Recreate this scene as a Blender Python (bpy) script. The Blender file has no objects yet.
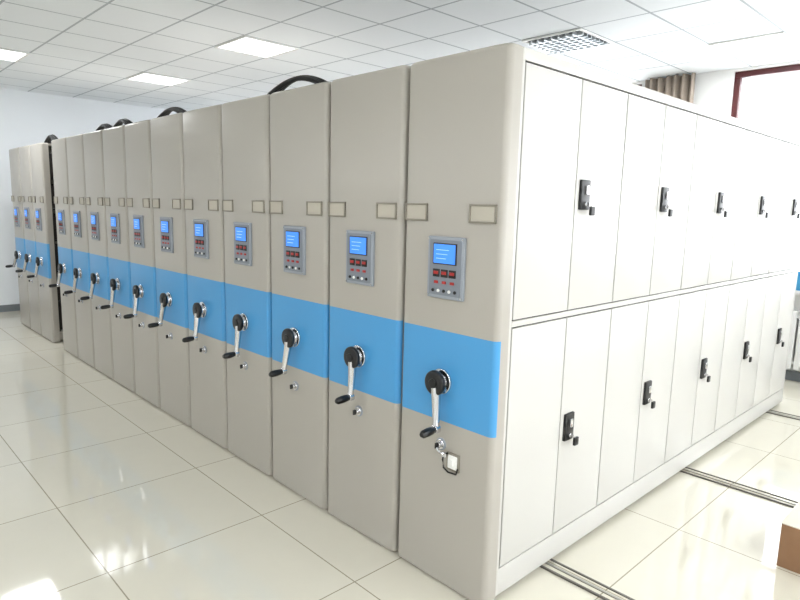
import bpy, bmesh, math, random
from mathutils import Vector, Matrix
random.seed(4)
scene = bpy.context.scene
try:
    scene.view_settings.view_transform = 'Standard'
    scene.view_settings.look = 'None'
    scene.view_settings.exposure = .2
except Exception as e:
    print(e)

# ------------------------------------------------------------------ materials
def lin(c):
    return tuple(((v/255)/12.92 if v/255 <= .04045 else ((v/255+.055)/1.055)**2.4) for v in c)+(1,)

def mat(name, col, rough=.5, metal=0, noise=0, nscale=40, bump=0, emit=None, estr=0, spec=.5):
    m = bpy.data.materials.new(name); m.use_nodes = True
    nt = m.node_tree; b = nt.nodes['Principled BSDF']
    c = lin(col)
    b.inputs['Base Color'].default_value = c
    b.inputs['Roughness'].default_value = rough
    b.inputs['Metallic'].default_value = metal
    b.inputs['Specular IOR Level'].default_value = spec
    tc = nt.nodes.new('ShaderNodeTexCoord')
    n = nt.nodes.new('ShaderNodeTexNoise'); n.inputs['Scale'].default_value = nscale
    n.inputs['Detail'].default_value = 3
    nt.links.new(tc.outputs['Object'], n.inputs['Vector'])
    r = nt.nodes.new('ShaderNodeMix'); r.data_type = 'RGBA'
    k = 1-noise
    r.inputs[6].default_value = (c[0]*k, c[1]*k, c[2]*k, 1)
    r.inputs[7].default_value = c
    nt.links.new(n.outputs['Fac'], r.inputs[0])
    nt.links.new(r.outputs[2], b.inputs['Base Color'])
    if bump:
        bp = nt.nodes.new('ShaderNodeBump'); bp.inputs['Strength'].default_value = bump
        bp.inputs['Distance'].default_value = .001
        nt.links.new(n.outputs['Fac'], bp.inputs['Height']); nt.links.new(bp.outputs['Normal'], b.inputs['Normal'])
    if emit:
        b.inputs['Emission Color'].default_value = lin(emit); b.inputs['Emission Strength'].default_value = estr
    return m

def gridmat(name, col, line, size, offx, offy, lw, rough, noise=.04, spec=.5):
    """square tiles in world XY with thin joints"""
    m = bpy.data.materials.new(name); m.use_nodes = True
    nt = m.node_tree; N = nt.nodes; L = nt.links; b = N['Principled BSDF']
    geo = N.new('ShaderNodeNewGeometry'); sep = N.new('ShaderNodeSeparateXYZ')
    L.new(geo.outputs['Position'], sep.inputs[0])
    def M(op, a, bb=None):
        n = N.new('ShaderNodeMath'); n.operation = op
        for i, v in enumerate((a, bb)):
            if v is None: continue
            if isinstance(v, (int, float)): n.inputs[i].default_value = v
            else: L.new(v, n.inputs[i])
        return n.outputs[0]
    masks = []; ids = []
    for ax, off in ((0, offx), (1, offy)):
        t = M('DIVIDE', M('SUBTRACT', sep.outputs[ax], off), size)
        ids.append(M('FLOOR', t))
        f = M('FRACT', t)
        d = M('MINIMUM', f, M('SUBTRACT', 1.0, f))
        masks.append(M('LESS_THAN', d, lw/size/2))
    mask = M('MAXIMUM', masks[0], masks[1])
    comb = N.new('ShaderNodeCombineXYZ'); L.new(ids[0], comb.inputs[0]); L.new(ids[1], comb.inputs[1])
    wn = N.new('ShaderNodeTexWhiteNoise'); L.new(comb.outputs[0], wn.inputs['Vector'])
    nz = N.new('ShaderNodeTexNoise'); nz.inputs['Scale'].default_value = 9; nz.inputs['Detail'].default_value = 6
    L.new(geo.outputs['Position'], nz.inputs['Vector'])
    fac = M('ADD', M('MULTIPLY', wn.outputs['Value'], .5), M('MULTIPLY', nz.outputs['Fac'], .5))
    c = lin(col)
    mx = N.new('ShaderNodeMix'); mx.data_type = 'RGBA'
    mx.inputs[6].default_value = (c[0]*(1-noise), c[1]*(1-noise), c[2]*(1-noise), 1); mx.inputs[7].default_value = c
    L.new(fac, mx.inputs[0])
    mx2 = N.new('ShaderNodeMix'); mx2.data_type = 'RGBA'
    L.new(mask, mx2.inputs[0]); L.new(mx.outputs[2], mx2.inputs[6]); mx2.inputs[7].default_value = lin(line)
    L.new(mx2.outputs[2], b.inputs['Base Color'])
    b.inputs['Roughness'].default_value = rough
    b.inputs['Specular IOR Level'].default_value = spec
    return m

M_beige = mat('powder_coat_beige', (170,165,156), .30, noise=.05, nscale=350, bump=.12)
M_side = mat('powder_coat_light', (196,194,189), .30, noise=.03, nscale=350, bump=.1)
M_blue = mat('powder_coat_blue', (72,150,205), .30, noise=.05, nscale=300, bump=.1)
M_dark = mat('gap_shade_and_dark_parts', (44,44,44), .7, noise=.1)  # painted shade for the door gaps; also dark shelves and lock key
M_black = mat('black_plastic', (12,12,14), .35, noise=.2)
M_chrome = mat('chrome', (215,215,218), .12, metal=1, noise=.05)
M_steel = mat('track_steel', (170,168,160), .4, metal=.6, noise=.2)
M_trackdark = mat('track_groove', (104,100,94), .6, noise=.2)
M_bezel = mat('panel_bezel_gray', (146,152,160), .45, noise=.05)
M_panel = mat('panel_face_gray', (122,128,138), .45, noise=.05)
M_lcd = mat('lcd_screen', (60,120,220), .2, emit=(60,135,240), estr=.65, noise=.1)
M_lcdt = mat('lcd_text', (160,205,255), .3, emit=(100,165,255), estr=.5)
M_red = mat('red_button', (170,40,38), .4, noise=.1)
M_white = mat('white_plastic', (235,235,232), .4, noise=.03)
M_label = mat('label_card', (182,176,163), .6, noise=.05)
M_labelfr = mat('label_frame', (136,130,118), .4, noise=.05)
M_wall = mat('wall_paint', (236,240,244), .8, noise=.03, nscale=3)
M_wallw = mat('wall_paint_white', (236,236,234), .8, noise=.03, nscale=3)
M_base = mat('baseboard_gray', (120,125,130), .5, noise=.1)
M_maroon = mat('window_frame_maroon', (84,32,34), .4, noise=.15)
M_curtain = mat('curtain_fabric', (180,166,152), .9, noise=.15, nscale=60)
M_rad = mat('radiator_enamel', (232,232,230), .35, noise=.03)
M_card = mat('cardboard', (148,112,82), .85, noise=.15, nscale=25)
M_tape = mat('carton_top_paper', (214,206,192), .6, noise=.06)
M_cyan = mat('blue_carton', (70,160,210), .5, noise=.1)
M_file = mat('archive_box_dark', (52,44,42), .7, noise=.3, nscale=8)
M_rubber = mat('cable_sleeve_black', (14,14,15), .55, noise=.3)
M_lamp = mat('lamp_diffuser', (250,252,255), .5, emit=(245,250,255), estr=2.2)
M_alu = mat('louver_aluminium', (205,210,214), .3, metal=.6, noise=.05)
M_void = mat('lamp_housing_shade', (110,118,125), .6, noise=.1)
M_floor = gridmat('floor_tile', (214,209,193), (150,142,124), .8, -1.32, -1.08, .006, .05, .07, .85)
M_ceil = gridmat('ceiling_tile', (244,248,251), (182,188,194), .6, -4.18-.3, 1.42-.3, .020, .85, .03, .2)
gm = bpy.data.materials.new('window_glass'); gm.use_nodes = True
gb = gm.node_tree.nodes['Principled BSDF']; gb.inputs['Transmission Weight'].default_value = 1
gb.inputs['Roughness'].default_value = 0; gb.inputs['IOR'].default_value = 1.02
M_glass = gm

# ------------------------------------------------------------------ builder
class MB:
    def __init__(s): s.bm = bmesh.new(); s.mats = []
    def mi(s, m):
        if m not in s.mats: s.mats.append(m)
        return s.mats.index(m)
    def merge(s, t, m):
        i = s.mi(m)
        for f in t.faces: f.material_index = i; f.smooth = True
        me = bpy.data.meshes.new('tmp'); t.to_mesh(me); t.free()
        s.bm.from_mesh(me); bpy.data.meshes.remove(me)
    def box(s, x0, x1, y0, y1, z0, z1, m, bev=0, seg=2, rot=None):
        t = bmesh.new(); bmesh.ops.create_cube(t, size=1)
        for v in t.verts:
            v.co = Vector(((v.co.x+.5)*(x1-x0)+x0, (v.co.y+.5)*(y1-y0)+y0, (v.co.z+.5)*(z1-z0)+z0))
        if bev: bmesh.ops.bevel(t, geom=t.edges[:], offset=bev, segments=seg, affect='EDGES', profile=.6)
        if rot: bmesh.ops.transform(t, matrix=rot, verts=t.verts)
        s.merge(t, m)
    def cyl(s, p0, p1, r, m, r2=None, seg=20, bev=0):
        p0 = Vector(p0); p1 = Vector(p1); d = p1-p0
        t = bmesh.new()
        bmesh.ops.create_cone(t, cap_ends=True, segments=seg, radius1=r, radius2=r if r2 is None else r2, depth=d.length)
        if bev:
            es = [e for e in t.edges if len([f for f in e.link_faces if len(f.verts) > 4]) == 1]
            bmesh.ops.bevel(t, geom=es, offset=bev, segments=3, affect='EDGES', profile=.5)
        q = Vector((0,0,1)).rotation_difference(d.normalized()).to_matrix().to_4x4()
        bmesh.ops.transform(t, matrix=Matrix.Translation((p0+p1)/2) @ q, verts=t.verts)
        s.merge(t, m)
    def tube(s, pts, r, m, seg=10):
        pts = [Vector(p) for p in pts]; t = bmesh.new(); rings = []
        for i, p in enumerate(pts):
            d = (pts[min(i+1, len(pts)-1)]-pts[max(i-1, 0)]).normalized()
            q = Vector((0,0,1)).rotation_difference(d)
            rr = r[i] if isinstance(r, list) else r
            rings.append([t.verts.new(p + q @ Vector((math.cos(a*2*math.pi/seg)*rr, math.sin(a*2*math.pi/seg)*rr, 0))) for a in range(seg)])
        for a, b in zip(rings, rings[1:]):
            for k in range(seg): t.faces.new((a[k], a[(k+1)%seg], b[(k+1)%seg], b[k]))
        t.faces.new(rings[0][::-1]); t.faces.new(rings[-1])
        bmesh.ops.recalc_face_normals(t, faces=t.faces)
        s.merge(t, m)
    def mesh(s, name):
        for e in s.bm.edges:
            if len(e.link_faces) == 2:
                e.smooth = e.calc_face_angle(0) < math.radians(32)
            else: e.smooth = False
        me = bpy.data.meshes.new(name); s.bm.to_mesh(me); s.bm.free()
        for m in s.mats: me.materials.append(m)
        return me

def obj(name, data, loc=(0,0,0), parent=None):
    o = bpy.data.objects.new(name, data); scene.collection.objects.link(o); o.location = loc
    if parent: o.parent = parent
    return o

# ------------------------------------------------------------------ dimensions
H = 2.30; P = .563; W = P-.019; DEP = 4.28
XL, XR, YF, YB, CZ = -9.06, 4.6, -5.0, 5.30, 3.216

# ---- end (front) panel : rounded profile, blue band
def front_panel_mesh():
    r = .026; D = .075; n = 7; prof = []
    prof.append((-W, D))
    for k in range(n+1):
        a = math.pi + (math.pi/2)*k/n
        prof.append((-W+r+math.cos(a)*r, r+math.sin(a)*r))
    for k in range(n+1):
        a = 1.5*math.pi + (math.pi/2)*k/n
        prof.append((-r+math.cos(a)*r, r+math.sin(a)*r))
    prof.append((0, D))
    bm = bmesh.new()
    cx, cy = -W/2, D/2
    def ring(z, ins=0):
        out = []
        for x, y in prof:
            sx = (W/2-ins)/(W/2)
            out.append(bm.verts.new((cx+(x-cx)*sx, y+(ins if y < D*.6 else 0), z)))
        return out
    zs = [(.012,0), (.765,0), (1.165,0), (H-.018,0), (H-.013,.0018), (H-.005,.008), (H,.018)]
    rings = [ring(z, i) for z, i in zs]
    n = len(prof)
    for li, (a, b) in enumerate(zip(rings, rings[1:])):
        for k in range(n):
            k2 = (k+1) % n
            f = bm.faces.new((a[k], a[k2], b[k2], b[k])); f.smooth = True
            if li == 1 and k not in (0, n-1, n-2): f.material_index = 1
    bm.faces.new(rings[0][::-1]); bm.faces.new(rings[-1])
    bmesh.ops.recalc_face_normals(bm, faces=bm.faces)
    for e in bm.edges:
        if len(e.link_faces) == 2: e.smooth = e.calc_face_angle(0) < math.radians(32)
    me = bpy.data.meshes.new('front_panel'); bm.to_mesh(me); bm.free()
    me.materials.append(M_beige); me.materials.append(M_blue)
    return me

def label_mesh():
    b = MB()
    for x0, x1 in ((-.534, -.400), (-.166, -.030)):
        z0, z1 = 1.628, 1.703
        b.box(x0, x1, -.003, .002, z0, z1, M_label)
        t = .008
        b.box(x0, x1, -.008, .002, z1-t, z1, M_labelfr, .002)
        b.box(x0, x1, -.008, .002, z0, z0+t, M_labelfr, .002)
        b.box(x0, x0+t, -.008, .002, z0, z1, M_labelfr, .002)
        b.box(x1-t, x1, -.008, .002, z0, z1, M_labelfr, .002)
    return b.mesh('label_holders')

def control_mesh():
    b = MB(); cx = -.278; z0, z1 = 1.305, 1.567; hw = .102
    b.box(cx-hw, cx+hw, -.014, .002, z0, z1, M_bezel, .006, 3)
    b.box(cx-hw+.014, cx+hw-.014, -.0165, -.012, z0+.014, z1-.014, M_panel, .002)
    b.box(cx-.066, cx+.066, -.020, -.015, 1.450, 1.540, M_black, .003)
    b.box(cx-.060, cx+.060, -.0215, -.019, 1.455, 1.535, M_lcd)
    for k in range(3):
        b.box(cx-.045, cx+.01+.008*k, -.0222, -.0212, 1.474+k*.018, 1.4765+k*.018, M_lcdt)
    for k in (-1, 0, 1):
        x = cx+k*.045
        b.box(x-.019, x+.019, -.020, -.015, 1.396, 1.430, M_black, .003)
        b.box(x-.013, x+.013, -.022, -.019, 1.408, 1.421, M_red, .001)
        b.box(x-.011, x+.011, -.020, -.015, 1.368, 1.380, M_red, .002)
    for k in range(-2, 3):
        x = cx+k*.031
        b.cyl((x, -.012, 1.338), (x, -.022, 1.338), .007, M_white if k % 2 else M_black, seg=14, bev=.002)
    for sx in (-1, 1):
        for z in (z0+.01, z1-.01):
            b.cyl((cx+sx*(hw-.009), -.013, z), (cx+sx*(hw-.009), -.017, z), .004, M_chrome, seg=10)
    return b.mesh('control_panel')

def crank_mesh():
    """hub at origin; arm hangs down (-z); grip sticks out towards -y"""
    b = MB()
    b.cyl((0,.002,0), (0,-.012,0), .056, M_chrome, seg=32, bev=.004)
    b.cyl((0,-.010,0), (0,-.036,0), .034, M_chrome, seg=24, bev=.003)
    b.cyl((0,-.032,0), (0,-.058,0), .055, M_black, seg=32, bev=.010)
    b.cyl((0,-.056,0), (0,-.064,0), .022, M_black, seg=20, bev=.003)
    pts = [(0,-.042,-.02), (0,-.044,-.06), (0,-.050,-.12), (0,-.056,-.17), (0,-.060,-.197)]
    b.tube(pts, [.022,.021,.018,.016,.017], M_chrome, 14)
    b.cyl((0,-.046,-.197), (0,-.074,-.197), .020, M_chrome, seg=16, bev=.003)
    b.tube([(0,-.072,-.197), (0,-.083,-.198), (0,-.11,-.200), (0,-.140,-.202), (0,-.150,-.202)], [.012,.017,.019,.017,.010], M_black, 14)
    return b.mesh('crank_handle')

def lock_mesh():
    b = MB()
    x, z = -.275, .660
    b.cyl((x,.002,z), (x,-.006,z), .028, M_bezel, seg=24, bev=.002)
    b.cyl((x,-.004,z), (x,-.010,z), .022, M_chrome, seg=24, bev=.002)
    b.cyl((x,-.006,z), (x,-.026,z), .014, M_chrome, seg=20, bev=.003)
    b.box(x-.004, x+.004, -.040, -.024, z-.013, z+.013, M_dark, .002)
    return b.mesh('lock_knob')

def switch_mesh():
    b = MB(); x, z = -.200, .600
    b.box(x-.036, x+.036, -.008, .002, z-.040, z+.040, M_labelfr, .004)
    b.box(x-.026, x+.026, -.012, -.006, z-.030, z+.030, M_white, .004)
    b.box(x-.008, x+.008, -.016, -.010, z-.014, z+.014, M_white, .003)
    b.tube([(x-.026,-.012,z+.035), (x-.045,-.016,z+.028), (x-.05,-.016,z), (x-.046,-.014,z-.035), (x-.02,-.012,z-.05), (x+.025,-.012,z-.045), (x+.033,-.012,z-.02)], .004, M_black, 8)
    b.tube([(-.275,-.034,.650), (-.260,-.030,.636), (-.235,-.028,.632)], .006, M_chrome, 8)
    b.box(-.247, -.223, -.032, -.024, .620, .640, M_chrome, .003)
    return b.mesh('power_socket')

def body_mesh(kind):
    b = MB(); x0, x1 = -W+.010, -.014
    if kind != 'open':
        b.box(x0, x1, .075, DEP, .10, H-.006, M_dark if kind == 'doors' else M_beige, .004)  # door carcass coloured dark to paint the shade in the door gaps
        if kind == 'doors': b.box(x0+.002, x1-.002, .08, DEP-.003, H-.0065, H-.003, M_side)
    else:
        b.box(x0, x0+.02, .075, DEP, .10, H-.006, M_beige)
        b.box(x0, x1, .075, DEP, H-.03, H-.006, M_beige)
        b.box(x0, x1, .075, DEP, .10, .13, M_beige)
        ny = 5; wy = (DEP-.075)/ny
        for i in range(ny+1):
            y = .075+i*wy
            b.box(x0+.02, x1, max(.075, y-.015), min(DEP, y+.015), .13, H-.03, M_black)
        for k in range(1, 6):
            z = .13+k*(H-.16)/6
            b.box(x0+.02, x1-.01, .09, DEP-.015, z-.01, z+.01, M_dark)
        for i in range(ny):
            for k in range(6):
                zz = .13+k*(H-.16)/6+.011; y = .075+i*wy+.02
                while y < .075+(i+1)*wy-.09:
                    w = random.uniform(.04, .075)
                    b.box(x0+.06, x1-.05-random.uniform(0,.03), y, y+w-.003, zz, zz+random.uniform(.25,.30), M_file)
                    y += w
    b.box(x0+.004, x1-.002, .075, DEP-.01, .030, .10, M_side if kind == 'doors' else M_beige, .003)
    for y in (.50, 2.13, 3.95):
        for x in (x0+.12, x1-.12):
            b.cyl((x-.02, y-.015, .035), (x-.02, y+.015, .035), .024, M_steel, seg=16)
    return b.mesh('cabinet_body')

SEC = [.095+i*.832 for i in range(6)]
def doors_mesh():
    """steel doors; the gaps between the leaves are real, their shade is a dark colour put on the carcass behind"""
    b = MB(); g = .0045
    for i in range(5):
        a, e = SEC[i], SEC[i+1]; mid = (a+e)/2
        for z0, z1 in ((1.243, 2.240), (.160, 1.207)):
            for y0, y1 in ((a+g, mid-g*.8), (mid+g*.8, e-g)):
                b.box(-.0145, 0, y0, y1, z0, z1, M_side, .003, 2)
        b.box(-.0145, -.002, a-.001, e+.001, 1.213, 1.237, M_side, .001)
    b.box(-.0145, -.001, .0765, SEC[0]-.003, .03, 2.292, M_side, .002)
    b.box(-.0145, -.001, SEC[5]+.003, DEP, .03, 2.292, M_side, .002)
    b.box(-.0145, -.001, SEC[0]-.003, SEC[5]+.003, 2.247, 2.292, M_side, .002)
    b.box(-.0145, -.001, SEC[0]-.003, SEC[5]+.003, .03, .153, M_side, .002)
    return b.mesh('side_doors')

def latches_mesh():
    b = MB()
    for i in range(5):
        mid = (SEC[i]+SEC[i+1])/2 + .066
        for z in (1.755, .680):
            b.box(-.002, .014, mid-.038, mid+.038, z-.064, z+.068, M_black, .006, 2)
            b.box(.010, .024, mid-.008, mid+.012, z+.002, z+.044, M_chrome, .004)
            b.cyl((.010, mid, z-.038), (.022, mid, z-.038), .010, M_chrome, seg=16, bev=.002)
            b.box(.020, .036, mid-.002, mid+.002, z-.046, z-.030, M_chrome)
            b.tube([(.034, mid, z-.038), (.037, mid+.016, z-.05), (.036, mid+.024, z-.062)], .0025, M_chrome, 6)
            b.box(.028, .042, mid+.008, mid+.042, z-.088, z-.048, M_black, .005)
    return b.mesh('door_latches')

fp, lb, cp, ck, lk = front_panel_mesh(), label_mesh(), control_mesh(), crank_mesh(), lock_mesh()
bp, bd, bo = body_mesh('plain'), body_mesh('doors'), body_mesh('open')
dm, lm, sm = doors_mesh(), latches_mesh(), switch_mesh()
angs = [-8, -3, 8, 0, 4, 14, 2, 8, 18, 14, 20, 26, 34, 40]

def cabinet(xr, body, idx, sc=1):
    e = bpy.data.objects.new('mobile_shelving_cabinet', None); scene.collection.objects.link(e)
    e.location = (xr, 0, 0); e.empty_display_size = .2; e.scale = (sc, 1, 1)
    obj('body', body, parent=e); obj('front_panel', fp, parent=e); obj('label_holders', lb, parent=e)
    obj('control_panel', cp, parent=e); obj('lock_knob', lk, parent=e)
    c = obj('crank_handle', ck, (-.284, 0, .943), e)
    c.rotation_euler = (0, math.radians(angs[idx]), 0)
    return e
x = 0
for i in range(11):
    sc = 1 if i < 6 else .945
    e = cabinet(x, bd if i == 0 else bp, i, sc)
    x -= P*sc
    if i == 0:
        obj('side_doors', dm, parent=e); obj('door_latches', lm, parent=e); obj('power_socket', sm, parent=e)
for i in range(3):
    cabinet(-6.42-i*P*.93, bo if i == 0 else bp, 11+i, .93)

# ---- cable loops on the cabinet tops
def cable(xc, half, apex, y=.22, seed=0):
    b = MB()
    for k in range(3):
        pts = []
        for j in range(15):
            t = j/14; x = xc-half+2*half*t
            z = H+.014+apex*math.sin(math.pi*t)**.8*(1+.06*k)
            pts.append((x, y+k*.022+.01*math.sin(5*t+k), z))
        b.tube(pts, .014, M_rubber, 8)
    for s in (-1, 1):
        b.box(xc+s*half-.03, xc+s*half+.03, y-.03, y+.09, H-.004, H+.03, M_rubber, .006)
    obj('cable_loop', b.mesh('cable_loop'))
for i, (x, hh, a) in enumerate(((-1.64,.30,.08), (-3.34,.25,.07), (-4.38,.2,.07), (-4.86,.2,.065), (-6.66,.2,.08))):
    cable(x, hh, a, y=.15, seed=i)

# ---- floor tracks
for y in (.50, 2.13, 3.95):
    b = MB()
    b.box(-8.3, 3.4, y-.045, y+.045, 0, .004, M_floor)
    b.box(-8.3, 3.4, y-.047, y-.036, 0, .010, M_trackdark, .002)
    b.box(-8.3, 3.4, y+.036, y+.047, 0, .010, M_trackdark, .002)
    b.box(-8.3, 3.4, y-.007, y+.007, 0, .010, M_steel, .002)
    obj('floor_track', b.mesh('floor_track'))

# ------------------------------------------------------------------ room shell
def shell(name, boxes, m):
    b = MB()
    for bx in boxes: b.box(*bx, m)
    return obj(name, b.mesh(name))
T = .2
shell('floor', [(XL-T, XR+T, YF-T, YB+T, -.1, 0)], M_floor)
shell('ceiling', [(XL-T, XR+T, YF-T, YB+T, CZ, CZ+.1)], M_ceil)
shell('wall_left', [(XL-T, XL, YF, YB, 0, CZ)], M_wall)
shell('wall_front', [(XL-T, XR+T, YF-T, YF, 0, CZ)], M_wallw)

def wall_with_windows_y(name, y0, y1, wins, z0, z1):
    bx = []; x = XL-T
    for a, c in wins:
        bx.append((x, a, y0, y1, 0, CZ)); bx.append((a, c, y0, y1, 0, z0)); bx.append((a, c, y0, y1, z1, CZ)); x = c
    bx.append((x, XR+T, y0, y1, 0, CZ))
    shell(name, bx, M_wallw)
WZ0, WZ1 = .95, 3.19
backw = [(-8.2,-5.6), (-4.5,-2.05), (-1.05,1.6), (2.3,4.2)]
wall_with_windows_y('wall_back', YB, YB+T, backw, WZ0, WZ1)
rightw = [(-3.6,-1.0), (-.2,2.4), (3.0,4.9)]
bx = []; y = YF
for a, c in rightw:
    bx += [(XR, XR+T, y, a, 0, CZ), (XR, XR+T, a, c, 0, WZ0), (XR, XR+T, a, c, WZ1, CZ)]; y = c
bx.append((XR, XR+T, y, YB, 0, CZ))
shell('wall_right', bx, M_wallw)

def window(n, L, Rot, loc):
    b = MB(); f = .06
    b.box(0, L, -.03, .03, WZ1-f, WZ1, M_maroon, .004); b.box(0, L, -.03, .03, WZ0, WZ0+f, M_maroon, .004)
    b.box(0, f, -.03, .03, WZ0+f, WZ1-f, M_maroon, .004); b.box(L-f, L, -.03, .03, WZ0+f, WZ1-f, M_maroon, .004)
    b.box(f, L-f, -.022, .022, 2.15, 2.20, M_maroon, .003)
    x = L/2; b.box(x-.025, x+.025, -.022, .022, WZ0+f, WZ1-f, M_maroon, .003)
    b.box(f, L-f, -.003, .003, WZ0+f, WZ1-f, M_glass)
    b.box(.002, L-.002, -.06, -.03, WZ0+.001, WZ0+.02, M_white, .004)
    o = obj('window_%d' % n, b.mesh('window'), loc); o.rotation_euler = (0, 0, Rot)
n = 1
def daylight(loc, rot, sx, sy, e):
    l = bpy.data.lights.new('window_daylight', 'AREA'); l.shape = 'RECTANGLE'; l.size = sx; l.size_y = sy
    l.energy = e; l.color = (.95, .98, 1.0)
    o = bpy.data.objects.new('window_daylight', l); scene.collection.objects.link(o); o.location = loc; o.rotation_euler = rot
for a, c in backw:
    window(n, c-a, 0, (a, YB+.08, 0)); n += 1
    daylight(((a+c)/2, YB+.28, (WZ0+WZ1)/2), (-math.pi/2, 0, 0), c-a-.1, WZ1-WZ0-.1, 95)
for a, c in rightw:
    window(n, c-a, -math.pi/2, (XR+.08, c, 0)); n += 1
    daylight((XR+.28, (a+c)/2, (WZ0+WZ1)/2), (0, math.pi/2, 0), WZ1-WZ0-.1, c-a-.1, 64)

shell('baseboard_left', [(XL, XL+.012, YF, YB, 0, .10)], M_base)
shell('baseboard_back', [(XL+.012, XR, YB-.012, YB, 0, .10)], M_base)

def curtain(x0, x1):
    bm = bmesh.new(); N = 70; cols = []
    for j in range(N+1):
        t = j/N; x = x0+(x1-x0)*t
        y = YB-.10+.035*math.sin(t*math.pi*2*6)+.01*math.sin(t*31)
        cols.append([bm.verts.new((x+.004*math.sin(z*3), y+.006*math.sin(z*2+j*.3), z)) for z in (.35, 1.0, 1.7, 2.4, 3.205)])
    for a, c in zip(cols, cols[1:]):
        for k in range(4): bm.faces.new((a[k], c[k], c[k+1], a[k+1])).smooth = True
    me = bpy.data.meshes.new('curtain'); bm.to_mesh(me); bm.free(); me.materials.append(M_curtain)
    o = obj('curtain', me); md = o.modifiers.new('s', 'SOLIDIFY'); md.thickness = .004
curtain(-1.96, -1.40)

# radiator
b = MB()
for i in range(24):
    x = -.75+i*.075
    b.box(x, x+.055, YB-.13, YB-.05, .14, .74, M_rad, .012, 3)
b.cyl((-.76, YB-.09, .20), (1.06, YB-.09, .20), .022, M_rad); b.cyl((-.76, YB-.09, .68), (1.06, YB-.09, .68), .022, M_rad)
for x in (-.6, .9):
    b.box(x, x+.03, YB-.11, YB-.07, 0, .15, M_rad)
obj('radiator', b.mesh('radiator'))
b = MB(); b.box(-1.12, 1.67, YB-.16, YB-.001, WZ0-.04, WZ0, M_white, .006)
obj('window_sill', b.mesh('window_sill'))
b = MB(); b.box(-.22, .10, YB-.15, YB-.01, WZ0+.001, WZ0+.19, M_cyan, .006); b.box(-.16, .04, YB-.152, YB-.14, WZ0+.05, WZ0+.14, M_white, .002)
obj('blue_carton', b.mesh('blue_carton'))

# cardboard box at right
b = MB()
b.box(.74, 1.16, 1.34, 1.76, 0, .22, M_card, .004)
b.box(.736, .94, 1.336, 1.764, .2205, .226, M_tape, .002); b.box(.952, 1.164, 1.336, 1.764, .2205, .226, M_tape, .002)
b.box(.92, .98, 1.334, 1.766, .224, .228, M_card)
obj('cardboard_box', b.mesh('cardboard_box'))

# ------------------------------------------------------------------ ceiling lamps
def lamp(x, y, lit=True):
    b = MB(); s = .3
    for bxx in ((x-s,x+s,y-s,y-s+.025), (x-s,x+s,y+s-.025,y+s), (x-s,x-s+.025,y-s+.025,y+s-.025), (x+s-.025,x+s,y-s+.025,y+s-.025)):
        b.box(*bxx, CZ-.014, CZ-.001, M_white, .002)
    if lit:
        b.box(x-s+.02, x+s-.02, y-s+.02, y+s-.02, CZ-.008, CZ-.003, M_lamp)
    else:
        b.box(x-s+.02, x+s-.02, y-s+.02, y+s-.02, CZ-.004, CZ-.001, M_void)
        for k in range(1, 8):
            q = -s+.02+k*.07
            b.box(x+q-.005, x+q+.005, y-s+.025, y+s-.025, CZ-.035, CZ-.004, M_alu)
            b.box(x-s+.025, x+s-.025, y+q-.005, y+q+.005, CZ-.035, CZ-.004, M_alu)
    o = obj('ceiling_lamp', b.mesh('ceiling_lamp'))
    if lit:
        l = bpy.data.lights.new('lamp_light', 'AREA'); l.size = .5; l.energy = 25; l.color = (.97, .985, 1)
        obj('lamp_light', l, (x, y, CZ-.02), o)
for p in ((-6.58,-.38), (-6.58,1.42), (-4.18,1.42)):
    lamp(*p)
for p in ((-1.78,-3.98), (.62,-2.78), (3.02,-2.78), (-4.18,-3.98), (-6.58,-3.98), (3.02,-.38), (3.02,1.42), (-.58,4.42)):
    lamp(*p)
lamp(-1.78, 3.22, False)

# ------------------------------------------------------------------ world
w = bpy.data.worlds.new('sky'); scene.world = w; w.use_nodes = True
w.node_tree.nodes['Background'].inputs[0].default_value = (.88, .94, 1, 1)
w.node_tree.nodes['Background'].inputs[1].default_value = 2.0

# ------------------------------------------------------------------ camera
cam = bpy.data.cameras.new('camera'); co = bpy.data.objects.new('camera', cam); scene.collection.objects.link(co)
cam.sensor_width = 36; cam.lens = 610/800*36; cam.clip_start = .05
R = Vector((.6897,.7238,.0240)).normalized(); B = Vector((.7130,-.6845,.1516))
B = (B-R*B.dot(R)).normalized(); U = B.cross(R)
co.matrix_world = Matrix(((R.x,U.x,B.x,1.433),(R.y,U.y,B.y,-1.913),(R.z,U.z,B.z,1.687),(0,0,0,1)))
scene.camera = co
